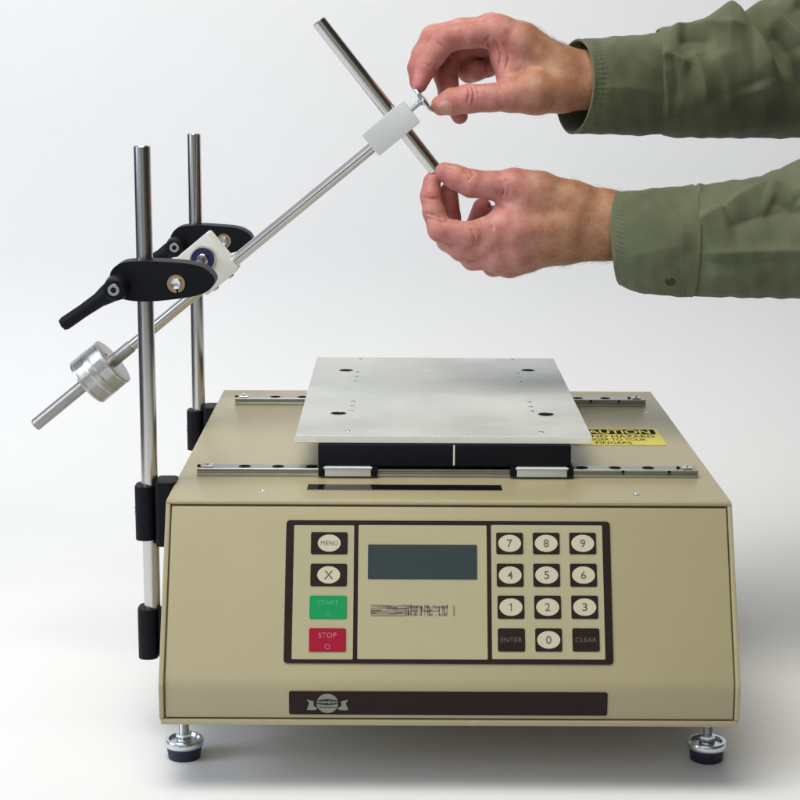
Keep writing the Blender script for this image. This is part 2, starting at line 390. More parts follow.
# rails
def rail(xa, xb, yfront, holes, side, w=0.0150, h=0.0066):
    bm = bm_new(); FRX = Matrix(((0, 0, 1), (1, 0, 0), (0, 1, 0)))
    y0 = yfront; pr = [(y0, ZT), (y0, ZT+h*.34), (y0+.0016, ZT+h*.46), (y0+.0016, ZT+h*.62), (y0, ZT+h*.76), (y0, ZT+h), (y0+w, ZT+h), (y0+w, ZT+h*.76), (y0+w-.0016, ZT+h*.62), (y0+w-.0016, ZT+h*.46), (y0+w, ZT+h*.34), (y0+w, ZT)]
    add_prism(bm, pr, (xa, 0, 0), FRX, xb-xa, 0.0002, 1)
    r = obj('rail', bm, M['rail'], T, sharp=20)
    for hx in holes:
        bm = bm_new(); add_lathe(bm, (hx, y0+w*.5, ZT+h+0.00008), (0, 0, 1), [(0, 0), (.0049, 0), (.0049, .00006), (0, .00006)], 24); obj('rail_hole', bm, M['hole'], r)
        bm = bm_new(); add_lathe(bm, (hx, y0+w*.5, ZT+h+0.00016), (0, 0, 1), [(0.0049, 0), (.0051, .00004), (.0053, 0)], 24); obj('hole_rim', bm, M['steel'], r)
    for ex in (xa+0.004, xb-0.012):
        bm = bm_new(); add_box(bm, (ex, y0+.003, ZT+h+.0002), (ex+.008, y0+w-.003, ZT+h+.0012), .0002, 1)
        add_box(bm, (ex+.0028, y0+w*.35, ZT+h+.0012), (ex+.0045, y0+w*.65, ZT+h+.0034), .0003, 1); obj('rail_stop', bm, M['steel'], r)
        bm = bm_new(); add_prism(bm, [(ex-.0045, y0+.006), (ex-.0015, y0+.006), (ex-.003, y0+.010)], (0, 0, ZT+h+.0001), EZ, 0.0010); obj('stop_catch', bm, M['hole'], r)
    for sx in side:
        bm = bm_new(); add_lathe(bm, (sx, y0-.0004, ZT+h*.78), (0, 1, 0), [(0, 0), (.0012, 0), (.0014, .002), (0, .002)], 12); obj('set_screw', bm, M['hole'], r)
yr = PZ(450, 477.5, ZT).y; H_R = 0.0066
X_ = lambda px, py, z: PZ(px, py, z).x
fx = [X_(p, 467, ZT+H_R) for p in (211, 244.5, 278, 312, 346, 380, 413.5, 447, 480.5, 514, 548, 581.7, 614.5, 647.5, 680)]
rail(X_(198, 474, ZT), X_(695, 474, ZT), yr, fx[1:-1], [X_(623, 473, ZT+.004), X_(669, 473, ZT+.004)])
yr2 = PZ(450, 406, ZT).y
rx = [X_(p, 397, ZT+H_R) for p in (248, 275.3, 302.7, 330, 357.5, 385, 412, 439.5, 467, 494, 522, 549.5, 577, 604.5, 631)]
rail(X_(236, 403, ZT), X_(643, 403, ZT), yr2, rx[1:-1], [X_(590, 401, ZT+.004), X_(618, 401, ZT+.004)])
for (px, py) in ((262, 491), (635, 494.5), (233, 408), (646, 413)):
    c = PZ(px, py, ZT); r_ = 0.0036 if py > 450 else 0.0022
    bm = bm_new(); add_lathe(bm, (c.x, c.y, ZT), (0, 0, 1), [(r_, 0), (r_, .0002), (r_*.8, .0005), (r_*.45, .0005), (r_*.35, .0001), (0, .0001)], 24)
    obj('deck_screw', bm, M['zinc'], T)
# travel slot in front of the rail
a = PZ(307, 490, ZT); b_ = PZ(501, 485.5, ZT)
bm = bm_new(); add_box(bm, (a.x, a.y, ZT+.0001), (b_.x, b_.y, ZT+.0004), 0.0001, 1); obj('travel_slot', bm, M['slot'], T)
# sticker
c1 = PZ(657, 429, ZT); c2 = PZ(666, 445.6, ZT); c0 = PZ(570, 437, ZT)
sx0, sx1 = c0.x, (c1.x+c2.x)/2; sy0, sy1 = c2.y, c1.y
bm = bm_new(); add_prism(bm, rrect(sx0, sy0, sx1, sy1, .0008), (0, 0, ZT+.00012), EZ, 0.0002)
st = obj('caution_sticker', bm, M['yellow'], T)
hgt = sy1-sy0; bx0 = sx0+.003; bx1 = sx1-.003
bm = bm_new(); add_box(bm, (bx0, sy1-hgt*.36, ZT+.00032), (bx1, sy1-hgt*.06, ZT+.00036)); obj('sticker_band', bm, M['hole'], st)
wt = bx1-bx0
obj('sticker_heading', text_bm('CAUTION', ((bx0+bx1)/2, sy1-hgt*.21, ZT+.0004), EZ, wt*.88, hgt*.22, 0, .02), M['yellow'], st, smooth=False)
obj('sticker_lettering', text_bm('HAND HAZARD', ((bx0+bx1)/2, sy1-hgt*.49, ZT+.0004), EZ, wt*.92, hgt*.14, 0, .01), M['hole'], st, smooth=False)
obj('sticker_lettering', text_bm('DANGER TO YOUR', ((bx0+bx1)/2-wt*.06, sy1-hgt*.68, ZT+.0004), EZ, wt*.8, hgt*.13, 0, .01), M['hole'], st, smooth=False)
obj('sticker_lettering', text_bm('FINGERS', ((bx0+bx1)/2-wt*.06, sy1-hgt*.87, ZT+.0004), EZ, wt*.42, hgt*.13, 0, .01), M['hole'], st, smooth=False)
# carriage and plate
ZBK = ZT + 0.0095                       # underside of the black carriage
k0 = PY(318, 460, yr-0.003); k1 = PY(571, 460, yr-0.003)
ZPL = PY(450, 444.5, yr-0.003).z; ZPL = max(ZPL, ZBK+0.014)
ybk = yr2 + 0.022
bm = bm_new(); add_box(bm, (k0.x, yr-.003, ZBK), (k1.x, ybk, ZPL-.0004), .0008, 2)
cg = obj('carriage', bm, M['blackmetal'], T)
m0 = PY(454, 455, yr-.0035)
bm = bm_new(); add_box(bm, (m0.x-.0006, yr-.0033, ZBK+.001), (m0.x+.0006, yr-.0028, ZPL-.0006)); obj('index_line', bm, M['aluedge'], cg)
for yy in (yr, yr2):
    for (pa, pb) in ((325, 371), (517, 567)):
        xa = PY(pa, 470, yr-.004).x; xb = PY(pb, 470, yr-.004).x
        bm = bm_new(); add_box(bm, (xa, yy-.0055, ZT+.0018), (xb, yy+.0205, ZBK-.0001), .0006, 2); add_box(bm, (xa-.001, yy-.0062, ZBK-.0018), (xb+.001, yy-.004, ZBK-.0002), .0003, 1)
        obj('bearing_block', bm, M['anod'], T)
        for (u, v) in ((xa-.0052, xa-.0002), (xb+.0002, xb+.0052)):
            bm = bm_new(); add_box(bm, (u, yy-.0050, ZT+.0015), (v, yy+.02, ZBK-.0001), .0008, 2)
            obj('bearing_end_seal', bm, M['black'], T)
pl = [PZ(295, 436, ZPL+.006), PZ(592, 436, ZPL+.006), PZ(563, 358, ZPL+.006), PZ(318, 357.5, ZPL+.006)]
px0, px1 = pl[0].x, pl[1].x; py0, py1 = (pl[0].y+pl[1].y)/2, (pl[2].y+pl[3].y)/2
bm = bm_new(); add_box(bm, (px0, py0, ZPL), (px1, py1, ZPL+.006), .0004, 1)
bmesh.ops.recalc_face_normals(bm, faces=bm.faces[:])
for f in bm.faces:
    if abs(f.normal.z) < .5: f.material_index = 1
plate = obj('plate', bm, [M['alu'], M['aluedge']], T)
ZP = ZPL+.006
for (hx, hy, r_) in ((346, 370.5, .0064), (338.5, 413.5, .0064), (546, 414.5, .0064), (528, 370.5, .0064)):
    c = PZ(hx, hy, ZP); bm = bm_new(); add_lathe(bm, (c.x, c.y, ZP+.0001), (0, 0, 1), [(0, 0), (r_, 0), (r_, .00008), (0, .00008)], 32); h_ = obj('plate_hole', bm, M['hole'], T)
    bm = bm_new(); add_lathe(bm, (c.x, c.y, ZP+.0001), (0, 0, 1), [(r_, 0), (r_+.0003, .00022), (r_+.0009, 0)], 32); obj('hole_chamfer', bm, M['steel'], h_)
for (hx, hy) in ((357, 372), (356, 376.5), (354.5, 381), (352.5, 401.5), (351.5, 406), (350, 410.5), (347, 431), (517.5, 373), (519, 377), (520.5, 381.5), (528.5, 402), (530, 406.8), (531.5, 411.3), (540, 432), (512, 359.5), (360, 359)):
    c = PZ(hx, hy, ZP); bm = bm_new(); add_lathe(bm, (c.x, c.y, ZP+.00012), (0, 0, 1), [(0, 0), (.0016, 0), (.0016, .00006), (0, .00006)], 14)
    h_ = obj('screw_hole', bm, M['hole'], T)
    bm = bm_new(); add_lathe(bm, (c.x+.0008, c.y, ZP+.0001), (0, 0, 1), [(0.0013, 0), (.0018, .0003), (.0022, 0)], 14); obj('hole_chamfer', bm, M['zinc'], h_)

# ------------------------------------------------------------------ the two upright rods
DR1, DR2 = 1.395, 1.73
rA = PD(150, 500, DR1); rB = PD(198.5, 400, DR2)
rodA_top = PY(145, 145.5, rA.y).z; rodB_top = PY(197, 133.5, rB.y).z
zlo = PY(150, 655, rA.y).z
def support_rod(x, y, z0, z1, lab):
    bm = bm_new(); add_rod(bm, (x, y, z0), (x, y, z1), .00635, ch=.0007, n=48)
    o = obj('support_rod', bm, M['steel']); tag(o, lab, 'rod', 'upright rods carrying the balance arm'); return o
support_rod(rA.x, rA.y, zlo, rodA_top, 'upright steel rod nearest the camera, rising beside the front left corner of the beige housing')
support_rod(rB.x, rB.y, zlo, rodB_top, 'upright steel rod further back, rising behind the light grey pivot block')
def bracket(x, y, zc, h, wall, big=True):
    br = bpy.data.objects.new('rod_bracket', None); C.objects.link(br); br.location = (x, y, zc-h/2); br.parent = T; br.matrix_parent_inverse = Matrix.Translation(-T.location)
    bm = bm_new(); z0 = zc-h/2
    add_prism(bm, rrect(x-.0110, y-.0115, x+.0045, y+.0115, .0070), (0, 0, z0), EZ, h, .0012, 2)
    obj('clamp_jaw', bm, M['black'], br)
    if big:
        bm = bm_new(); add_prism(bm, rrect(x+.0052, y-.013, wall+.001, y+.014, .004), (0, 0, z0-.004), EZ, h+.008, .0018, 3)
        obj('mounting_block', bm, M['black'], br)
        bm = bm_new(); add_lathe(bm, (x-.012, y, zc), (1, 0, 0), [(0, 0), (.0032, 0), (.0036, .0006), (.0036, .002), (0, .002)], 20)
        obj('clamp_screw', bm, M['zinc'], br)
    else:
        bm = bm_new(); add_prism(bm, rrect(x+.0052, y-.009, wall+.001, y+.009, .002), (0, 0, z0+.002), EZ, h-.004, .0012, 2); obj('mounting_block', bm, M['black'], br)
mm1 = DR1/F_PX; mm2 = DR2/F_PX
bracket(rA.x, rA.y, PY(147, 511, rA.y).z, 55*mm1, XL)
bracket(rA.x, rA.y, PY(147, 631, rA.y).z, 52*mm1, XL, False)
bracket(rB.x, rB.y, PY(197, 429, rB.y).z, 40*mm2, XL)
bracket(rB.x, rB.y, PY(197, 520, rB.y).z, 40*mm2, XL, False)

# ------------------------------------------------------------------ lever clamps on the rods
DA = 1.56; MMA = DA/F_PX
YA = PD(208, 262, DA).y
FVY = FV                                            # x right, z up, out towards the camera
def clamp(px_rod, Yrod, D,  outline, lever, s1, s2, lab):
    Y = Yrod - .007; k = D/F_PX
    g = lambda p: (PY(p[0], p[1], Y).x, PY(p[0], p[1], Y).z)
    c = g(px_rod); t = empty('lever_clamp', (c[0], Y, c[1]), lab, 'clamp', 'lever clamps holding the pivot shaft')
    pts = [g(p) for p in smooth_path(outline+[outline[0]], 6)[:-1]]
    bm = bm_new(); add_prism(bm, pts, (0, Y+.012, 0), FVY, .023, .0030, 4)
    obj('clamp_body', bm, M['black'], t, sharp=50)
    l0 = g(lever[0]); l1 = g(lever[1])
    bm = bm_new(); a = Vector((l0[0], Y-.0185, l0[1])); b2 = Vector((l1[0], Y-.0215, l1[1]))
    add_lathe(bm, a, b2-a, [(0, -.008), (.0045, -.0072), (.0072, -.0040), (.0082, 0), (.0074, .008), (.0056, .016), (.0050, .030), (.0052, (b2-a).length-.004), (.0042, (b2-a).length-.0012), (0, (b2-a).length)], 28)
    add_lathe(bm, (l0[0], Y-.009, l0[1]), (0, -1, 0), [(0, 0), (.0100, 0), (.0096, .006), (.0086, .0175), (.0070, .0192), (0, .0192)], 32)
    obj('lever', bm, M['black'], t)
    c = g(s1); bm = bm_new(); add_lathe(bm, (c[0], Y-.0270, c[1]), (0, -1, 0), [(0, 0), (.0046, 0), (.0048, .0009), (.0042, .0018), (.0022, .0018), (.0019, .0007), (0, .0007)], 28); sc = obj('lever_screw', bm, M['zinc'], t)
    bm = bm_new(); add_prism(bm, [(c[0]+.0017*math.cos(R(60*i)), c[1]+.0017*math.sin(R(60*i))) for i in range(6)], (0, Y-.0279, 0), FVY, .0002); obj('hex_socket', bm, M['hole'], sc)
    c = g(s2)
    bm = bm_new(); n = 40; b = bm
    add_lathe(bm, (c[0], Y-.0106, c[1]), (0, -1, 0), [(.0040, 0), (.0040, .0012), (.0050, .0016), (.0066, .0014), (.0070, .0)], 36); wr = obj('lock_ring', bm, M['brass'], t)
    bm = bm_new(); add_box(bm, (c[0]+.0002, Y-.0124, c[1]-.0074), (c[0]+.0016, Y-.0112, c[1]-.0038)); obj('ring_gap', bm, M['hole'], wr)
    bm = bm_new(); add_lathe(bm, (c[0], Y-.0106, c[1]), (0, -1, 0), [(0, 0), (.0040, 0), (.0042, .002), (.0036, .0030), (.0018, .0024), (0, .0022)], 28, rf=lambda r, h, a: r*(1+.05*math.cos(6*a))); obj('ring_screw', bm, M['zinc'], t)
    return t
clamp((148, 280), rA.y, DR1, [(112, 283), (113, 270), (123, 261.5), (140, 259.5), (165, 260), (189, 262), (205, 266), (215.5, 276), (214.5, 284), (206, 291), (190, 295.5), (155, 299.5), (130, 298.5), (117, 293)],
      ((120, 285), (66, 322)), (119.4, 285.3), (178, 282), 'black lever clamp nearest the camera, its long handle pointing down left')
clamp((198, 238), rB.y, DR2, [(171, 243), (173, 233), (181, 226), (200, 224), (220, 225), (238, 227), (249, 232), (253, 239), (247, 246), (232, 252), (205, 256), (182, 255), (173, 250)],
      ((178, 245), (136, 268)), (178, 244.5), (225, 240), 'black lever clamp further back, half hidden behind the light grey pivot block')

# ------------------------------------------------------------------ balance arm
AX = Vector((RM @ Vector((1, 0, 0)))); 
def PA(px, py): return PY(px, py, YA)
a_lo = PA(35, 425.5); a_hi = PA(366, 152.5)
adir = (a_hi-a_lo).normalized(); aperp = Vector((-adir.z, 0, adir.x))       # perpendicular, pointing up-left
FA = Matrix((adir, aperp, Vector((0, -1, 0)))).transposed()
BA = empty('balance_arm', PA(204, 258), 'tilted steel balance arm pivoting in a light grey block between the two upright rods', 'balance arm')
def along(t): return a_lo + adir*t
LA = (a_hi-a_lo).length
t_join = (PA(131, 345)-a_lo).dot(adir)
bm = bm_new(); add_rod(bm, along(t_join-.002), along(LA+.01), .0049, n=40); obj('arm_rod', bm, M['steel'], BA)
bm = bm_new(); add_rod(bm, along(0), along(t_join+.0005), .0055, ch=.001, n=40); obj('threaded_rod', bm, M['steelmatte'], BA)
wc = PA(100, 371.5); tw = (wc-a_lo).dot(adir)
bm = bm_new()
R0 = .0225; L0 = .0315
def krn(r, h, a):
    if r < R0-.0012: return r
    k = 0
    if .0030 < h < .0125 or .0185 < h < .0285:
        st = 2*math.pi/14; b = (a + (st/2 if h > .016 else 0)) % st - st/2
        k = r*(1-math.cos(st/2)/math.cos(b))*0.55
    return r-k
prof = [(.0057, 0), (R0-.0016, 0), (R0-.0002, .0006)] + [(R0, h) for h in np.linspace(.0012, L0-.0012, 40)] + [(R0-.0002, L0-.0006), (R0-.0016, L0), (.0057, L0)]
add_lathe(bm, along(tw-L0/2), adir, prof, 180, rf=krn)
cw = obj('counterweight', bm, M['weight'], BA, sharp=25)
sp = along(tw+L0/2) + aperp*.010 - Vector((0, .006, 0))
bm = bm_new(); add_lathe(bm, along(tw+L0/2-.0002)+aperp*.0085-Vector((0, .008, 0)), adir, [(0, 0.0003), (.0011, .0003), (.0011, .0006), (0, .0006)], 14); obj('set_screw', bm, M['hole'], cw)
# pivot block
def A2(px, py): q = PA(px, py)-a_lo; return q.dot(adir), q.dot(aperp)
c_ = A2(208.5, 262.5); wd, ht = .0368, .0415
bm = bm_new(); add_prism(bm, rrect(c_[0]-wd/2, c_[1]-ht/2, c_[0]+wd/2, c_[1]+ht/2, .0022, 3), a_lo+Vector((0, .013, 0)), FA, .026, .0010, 2)
obj('pivot_block', bm, M['cream'], BA)
bp = PA(204.5, 257.5)
bm = bm_new(); add_lathe(bm, (bp.x, YA-.0129, bp.z), (0, -1, 0), [(.0098, 0), (.0100, .0016), (.0112, .0018), (.0116, 0)], 48); obj('bearing_race', bm, M['steel'], BA)
bm = bm_new(); add_lathe(bm, (bp.x, YA-.0129, bp.z), (0, -1, 0), [(.0048, 0), (.0050, .0010), (.0096, .0012), (.0100, 0)], 48); obj('bearing_seal', bm, M['blue'], BA)
YAf = rA.y-.007; YAb = rB.y-.007
bm = bm_new(); add_rod(bm, (bp.x, YAf+.004, bp.z), (bp.x, YAb+.004, bp.z), .0034, n=28); add_rod(bm, (bp.x, YA-.0185, bp.z), (bp.x, YA+.0185, bp.z), .0050, n=28); obj('pivot_shaft', bm, M['steel'], BA)
for off in (-.009, .008):
    bm = bm_new(); p_ = a_lo + adir*(c_[0]+off) + aperp*(c_[1]-ht/2-.0016); add_lathe(bm, p_-Vector((0, .004, 0)), aperp, [(0, 0), (.0026, 0), (.0030, .0008), (.0030, .002), (0, .002)], 20); obj('grub_screw', bm, M['anod'], BA)
# end block and thumb screw
e_ = A2(391, 128); ew, eh = .0455, .0235
bm = bm_new(); add_prism(bm, rrect(e_[0]-ew/2, e_[1]-eh/2, e_[0]+ew/2, e_[1]+eh/2, .0016, 3), a_lo+Vector((0, .0105, 0)), FA, .021, .0009, 2)
obj('end_block', bm, M['anod'], BA)
et = A2(407, 111)[1]
s0_ = a_lo + adir*(e_[0]+ew/2-.001) + aperp*(e_[1]+.001)
bm = bm_new(); pr = [(0, 0)]
for k in range(12): pr += [(.0019, .0004+k*.001), (.0024, .0009+k*.001)]
pr.append((0, .0125)); add_lathe(bm, s0_, adir, pr, 20)
ts = obj('thumb_screw', bm, M['zinc'], BA)
sc_ = s0_ + adir*.0125
bm = bm_new(); add_lathe(bm, sc_-adir*.0022, adir, [(0, 0), (.0028, 0), (.0034, .001), (.0060, .0024), (.0118, .0026), (.0126, .0038), (.0120, .0052), (.0050, .0064), (0, .0068)], 36, rf=lambda r, h, a: r*(1+.03*math.cos(12*a)) if r > .009 else r)
obj('screw_head', bm, M['zinc'], ts)
# cross rod
cA = PA(318.5, 21); cB = PA(436, 171)
CR = (cB-cA).normalized()
bm = bm_new(); add_rod(bm, cA, cB, .0063, ch=.0008, n=48)
tag(obj('cross_rod', bm, M['steel']), 'short steel rod crossing the end block at right angles, its lower end pinched by fingers', 'rod')

# ------------------------------------------------------------------ the person's hands (one continuous surface each side, grown from a distance field)
DH = 1.543; KH = DH/F_PX*1000                      # mm per photograph pixel at the hands
def L3(px, py, e): return np.array([(px-400)*KH, -(py-400)*KH, e], np.float32)
def to_world(v):                                   # local mm (right, up, away) -> world metres
    v = np.asarray(v, float)/1000
    cam_v = np.stack([v[:, 0], v[:, 1], -(v[:, 2]+DH)], 1)
    return cam_v @ np.array(RM).T + np.array(CO)
def cone(G, a, b, ra, rb):
    ba = b-a; L2 = float(ba@ba) + 1e-9
    dx = G[0]-a[0]; dy = G[1]-a[1]; dz = G[2]-a[2]
    h = np.clip((dx*ba[0]+dy*ba[1]+dz*ba[2])/L2, 0, 1)
    dx = dx-h*ba[0]; dy = dy-h*ba[1]; dz = dz-h*ba[2]
    return np.sqrt(dx*dx+dy*dy+dz*dz) - (ra+(rb-ra)*h)
def smin(a, b, k):
    h = np.clip(0.5+0.5*(b-a)/k, 0, 1); return b*(1-h)+a*h - k*h*(1-h)
def smax(a, b, k): return -smin(-a, -b, k)
def chain(G, pts, k):
    d = None
    for p, q in zip(pts, pts[1:]):
        c = cone(G, L3(*p[:3]), L3(*q[:3]), p[3], q[3]); d = c if d is None else smin(d, c, k)
    return d
def surface_nets(D, org, h):
    s = D < 0
    nx, ny, nz = D.shape
    cnt = np.zeros((nx-1, ny-1, nz-1), np.int8)
    for i in (0, 1):
        for j in (0, 1):
            for k in (0, 1): cnt += s[i:nx-1+i, j:ny-1+j, k:nz-1+k]
    act = (cnt > 0) & (cnt < 8)
    idx = -np.ones(act.shape, np.int64); I = np.argwhere(act); idx[act] = np.arange(len(I))
    acc = np.zeros((len(I), 3)); num = np.zeros(len(I))
    corners = [(i, j, k) for i in (0, 1) for j in (0, 1) for k in (0, 1)]
    for a in corners:
        for b in corners:
            if sum(abs(a[t]-b[t]) for t in range(3)) == 1 and a < b:
                va = D[I[:, 0]+a[0], I[:, 1]+a[1], I[:, 2]+a[2]]; vb = D[I[:, 0]+b[0], I[:, 1]+b[1], I[:, 2]+b[2]]
                cross = (va < 0) != (vb < 0)
                t = np.where(cross, va/np.where(cross, va-vb, 1), 0)
                for ax in range(3): acc[:, ax] += np.where(cross, a[ax]+t*(b[ax]-a[ax]), 0)
                num += cross
    V = org + (I + acc/num[:, None])*h
    F = []
    for ax in range(3):
        o1, o2 = [(1, 2), (2, 0), (0, 1)][ax]
        sl0 = [slice(None)]*3; sl1 = [slice(None)]*3; sl0[ax] = slice(0, -1); sl1[ax] = slice(1, None)
        ch = s[tuple(sl0)] != s[tuple(sl1)]
        E = np.argwhere(ch)
        ok = (E[:, o1] > 0) & (E[:, o2] > 0) & (E[:, o1] < D.shape[o1]-1) & (E[:, o2] < D.shape[o2]-1)
        E = E[ok]; q = []
        for (d1, d2) in ((1, 1), (0, 1), (0, 0), (1, 0)):
            c = E.copy(); c[:, o1] -= d1; c[:, o2] -= d2; q.append(idx[c[:, 0], c[:, 1], c[:, 2]])
        q = np.stack(q, 1); inside = s[E[:, 0], E[:, 1], E[:, 2]]
        q[~inside] = q[~inside][:, ::-1]; F.append(q)
    return V, np.concatenate(F)

def build_hand(palm, fingers, kp, kf, creases, nails, bulges, box, h=0.9, holes=(), kw=None):
    lo = L3(box[0], box[3], box[4]); hi = L3(box[1], box[2], box[5])
    n = [int((hi[i]-lo[i])/h)+1 for i in range(3)]
    ax = [lo[i]+h*np.arange(n[i], dtype=np.float32) for i in range(3)]
    G = np.meshgrid(*ax, indexing='ij', sparse=True)
    d = None
    for ch in palm:
        c = chain(G, ch, 6.0); d = c if d is None else smin(d, c, kp)
    Fd = None; chains = []
    for i, ch in enumerate(fingers):
        c = chain(G, ch, 2.6); chains.append(c)
        Fd = c if Fd is None else smin(Fd, c, 1.2)
    d = smin(d, Fd, kf)
    for (px, py, e, r, k) in bulges:
        q = L3(px, py, e); d = smin(d, np.sqrt((G[0]-q[0])**2+(G[1]-q[1])**2+(G[2]-q[2])**2)-r, k)
    for (p, q, r, k) in holes:
        d = smax(d, -cone(G, L3(*p), L3(*q), r, r), k)
    # creases: drawn on the surface that faces the camera
    def front_e(px, py):
        q = L3(px, py, 0); i = int(round(float((q[0]-lo[0])/h))); j = int(round(float((q[1]-lo[1])/h)))
        i = min(max(i, 0), n[0]-1); j = min(max(j, 0), n[1]-1)
        col = d[i, j]; w = np.nonzero(col < 0)[0]
        return None if len(w) == 0 else float(ax[2][w[0]])
    for (poly, r, dep) in creases:
        pp = smooth_path(poly, 5); P3 = []
        for (x, y) in pp:
            e = front_e(x, y)
            if e is not None: P3.append(L3(x, y, e - r + dep))
        for a_, b_ in zip(P3, P3[1:]):
            if abs(a_[2]-b_[2]) > 6: continue
            m0 = [max(0, int((min(a_[t], b_[t])-4-lo[t])/h)) for t in range(3)]; m1 = [min(n[t], int((max(a_[t], b_[t])+4-lo[t])/h)+2) for t in range(3)]
            sl = tuple(slice(m0[t], m1[t]) for t in range(3))
            g = np.meshgrid(*[ax[t][sl[t]] for t in range(3)], indexing='ij', sparse=True)
            d[sl] = smax(d[sl], -cone(g, a_, b_, r, r), 0.9)
    nm = []
    for (fi, cpx, u, v, w, sz) in nails:               # finger index, centre, length axis, width axis, normal, half sizes
        c0 = L3(*cpx); fd = chains[fi]
        def loc(X): return [sum((X[t]-c0[t])*w_[t] for t in range(3)) for w_ in (u, v, w)]
        q = loc(G); el = np.maximum(((np.abs(q[0])/sz[0])**2.6+(np.abs(q[1])/sz[1])**2.6), 0)**(1/2.6)
        reg = np.maximum((el-1)*min(sz[0], sz[1]), -q[2])
        groove = np.maximum(np.abs((el-1.10)*min(sz[0], sz[1]))-.45, -q[2])
        d = np.maximum(d, -np.maximum(groove, -(fd+0.55)))
        d = np.minimum(d, np.maximum(fd-0.30, reg)); nm.append((c0, u, v, w, sz))
    V, F = surface_nets(d, lo.astype(float), h)
    # light smoothing
    for it in range(2):
        nv = len(V); acc = np.zeros((nv, 3)); cnt = np.zeros(nv)
        for a_, b_ in ((0, 1), (1, 2), (2, 3), (3, 0)):
            np.add.at(acc, F[:, a_], V[F[:, b_]]); np.add.at(cnt, F[:, a_], 1)
            np.add.at(acc, F[:, b_], V[F[:, a_]]); np.add.at(cnt, F[:, b_], 1)
        V = V*0.55 + acc/cnt[:, None]*0.45
    nail = np.zeros(len(V))
    for (c0, u, v, w, sz) in nm:
        q = [(V-c0)@np.array(w_) for w_ in (u, v, w)]
        el = ((np.abs(q[0])/sz[0])**2.6+(np.abs(q[1])/sz[1])**2.6)**(1/2.6)
        nail = np.maximum(nail, ((el < 1.0) & (q[2] > 0)).astype(float))
    return V, F, nail
def unit(*v): v = np.array(v, float); return v/np.linalg.norm(v)
def axes(u, w):
    u = unit(*u); w = np.array(w, float); w = unit(*(w-u*(u@w))); return u, np.cross(w, u), w

# left hand (lower in view): back of the hand to the camera, pinching the end of the cross rod
Lpalm = [
    [(640, 226, 2, 24), (612, 225, 2, 23)], [(640, 216, 4, 19), (606, 211, 4, 18.0)], [(640, 240, 4, 19), (606, 237, 4, 17.5)],
    [(606, 212, 3, 18.5), (572, 204, 2, 18.5), (530, 201, 2, 17), (505, 222, 0, 14)],
    [(606, 226, 2, 20), (570, 224, 2, 21), (520, 231, 0, 17), (490, 241, 1, 13)],
    [(606, 238, 3, 17), (565, 240, 5, 18), (515, 250, 6, 15), (497, 256, 9, 13)],
    [(606, 238, 8, 16), (565, 243, 12, 15.5), (527, 254, 18, 14), (511, 261, 24, 12.5)],
    [(580, 206, 0, 17), (540, 192, 0, 16.5), (514, 186, -1, 14.5)],
    [(514, 192, 2, 12), (505, 214, 4, 9)],
]
Lf = [
    [(540, 192, -1, 15), (513, 186.5, -2, 14.2), (492, 186, -3, 12.2), (471, 184, -4, 11.8), (456, 178, -3, 10.6), (444.5, 172.5, -2.5, 8.4)],
    [(503, 226, -1, 13.5), (470, 235, -5, 10.6), (440, 230, -3, 10.4), (433.5, 212, -1, 9.2), (430.5, 196, 1, 8.7), (432, 181, 3, 7.6)],
    [(490, 243, 2, 13), (462, 248, 6, 10.8), (449, 238, 17, 10.4), (450.5, 215, 22, 9.4), (449, 190, 15, 8.2)],
    [(498, 256, 9, 12.5), (474, 256, 24, 10.4), (464, 246, 38, 9.8), (477, 224, 44, 9.2), (484, 203, 36, 8.4)],
    [(512, 261, 24, 11.5), (496, 262, 42, 9.4), (487, 252, 54, 8.8), (492, 230, 56, 8.4), (497, 208, 48, 7.6)],
]
u_, v_, w_ = axes((-1, .35, .1), (.25, .80, -.62))
Lc = [([(489, 203), (496, 205), (503, 210)], .8, .7), ([(463, 171), (468, 177), (469, 184)], .6, .35), ([(466, 170), (471, 176), (472, 185)], .6, .3), ([(469, 170), (474, 177)], .6, .25),
      ([(424, 214), (432, 216), (441, 220)], .7, .4), ([(425, 219), (433, 221), (444, 224)], .6, .35), ([(423, 198), (431, 200), (439, 199)], .7, .35), ([(446, 222), (455, 224), (462, 221)], .6, .3),
      ([(470, 230), (474, 238), (473, 246)], .6, .2), ([(484, 215), (490, 222), (492, 230)], .8, .4), ([(478, 219), (483, 228)], .7, .3), ([(500, 184), (503, 191), (502, 197)], .7, .3), ([(504, 182), (508, 190), (507, 197)], .7, .28)]
LH = build_hand(Lpalm, Lf, 7.5, 5.0, Lc, [(0, (450.5, 173.5, -2.5), u_, v_, w_, (6.2, 5.6))],
    [(491, 240, -8, 5, 7), (497, 257, -2, 5, 6)], (415, 640, 155, 292, -36, 76))
# right hand (upper in view): seen from the thumb side, turning the thumb screw
Rpalm = [
    [(640, 84, 26, 24), (600, 80, 8, 22)], [(640, 76, 34, 23), (598, 74, 14, 20)],
    [(598, 74, 8, 19), (560, 68, 2, 18), (522, 42, -2, 15.5), (497, 30, -2, 13)],
    [(598, 74, 14, 19), (560, 66, 12, 17), (525, 38, 12, 14), (492, 25, 12, 12.5)],
    [(598, 80, 20, 18), (562, 72, 26, 16), (528, 46, 28, 13), (500, 34, 28, 12)],
    [(598, 84, 22, 16), (562, 80, 34, 15), (530, 58, 40, 12.5), (507, 46, 42, 11)],
    [(598, 88, 6, 17), (560, 90, -2, 19), (535, 94, -8, 18), (512, 97.5, -12, 14)],
    [(552, 72, 6, 18), (520, 68, 4, 15)], [(500, 38, 0, 11), (503, 56, 2, 10), (508, 80, -2, 10)],
    [(555, 84, 22, 18), (530, 74, 28, 12)],
]
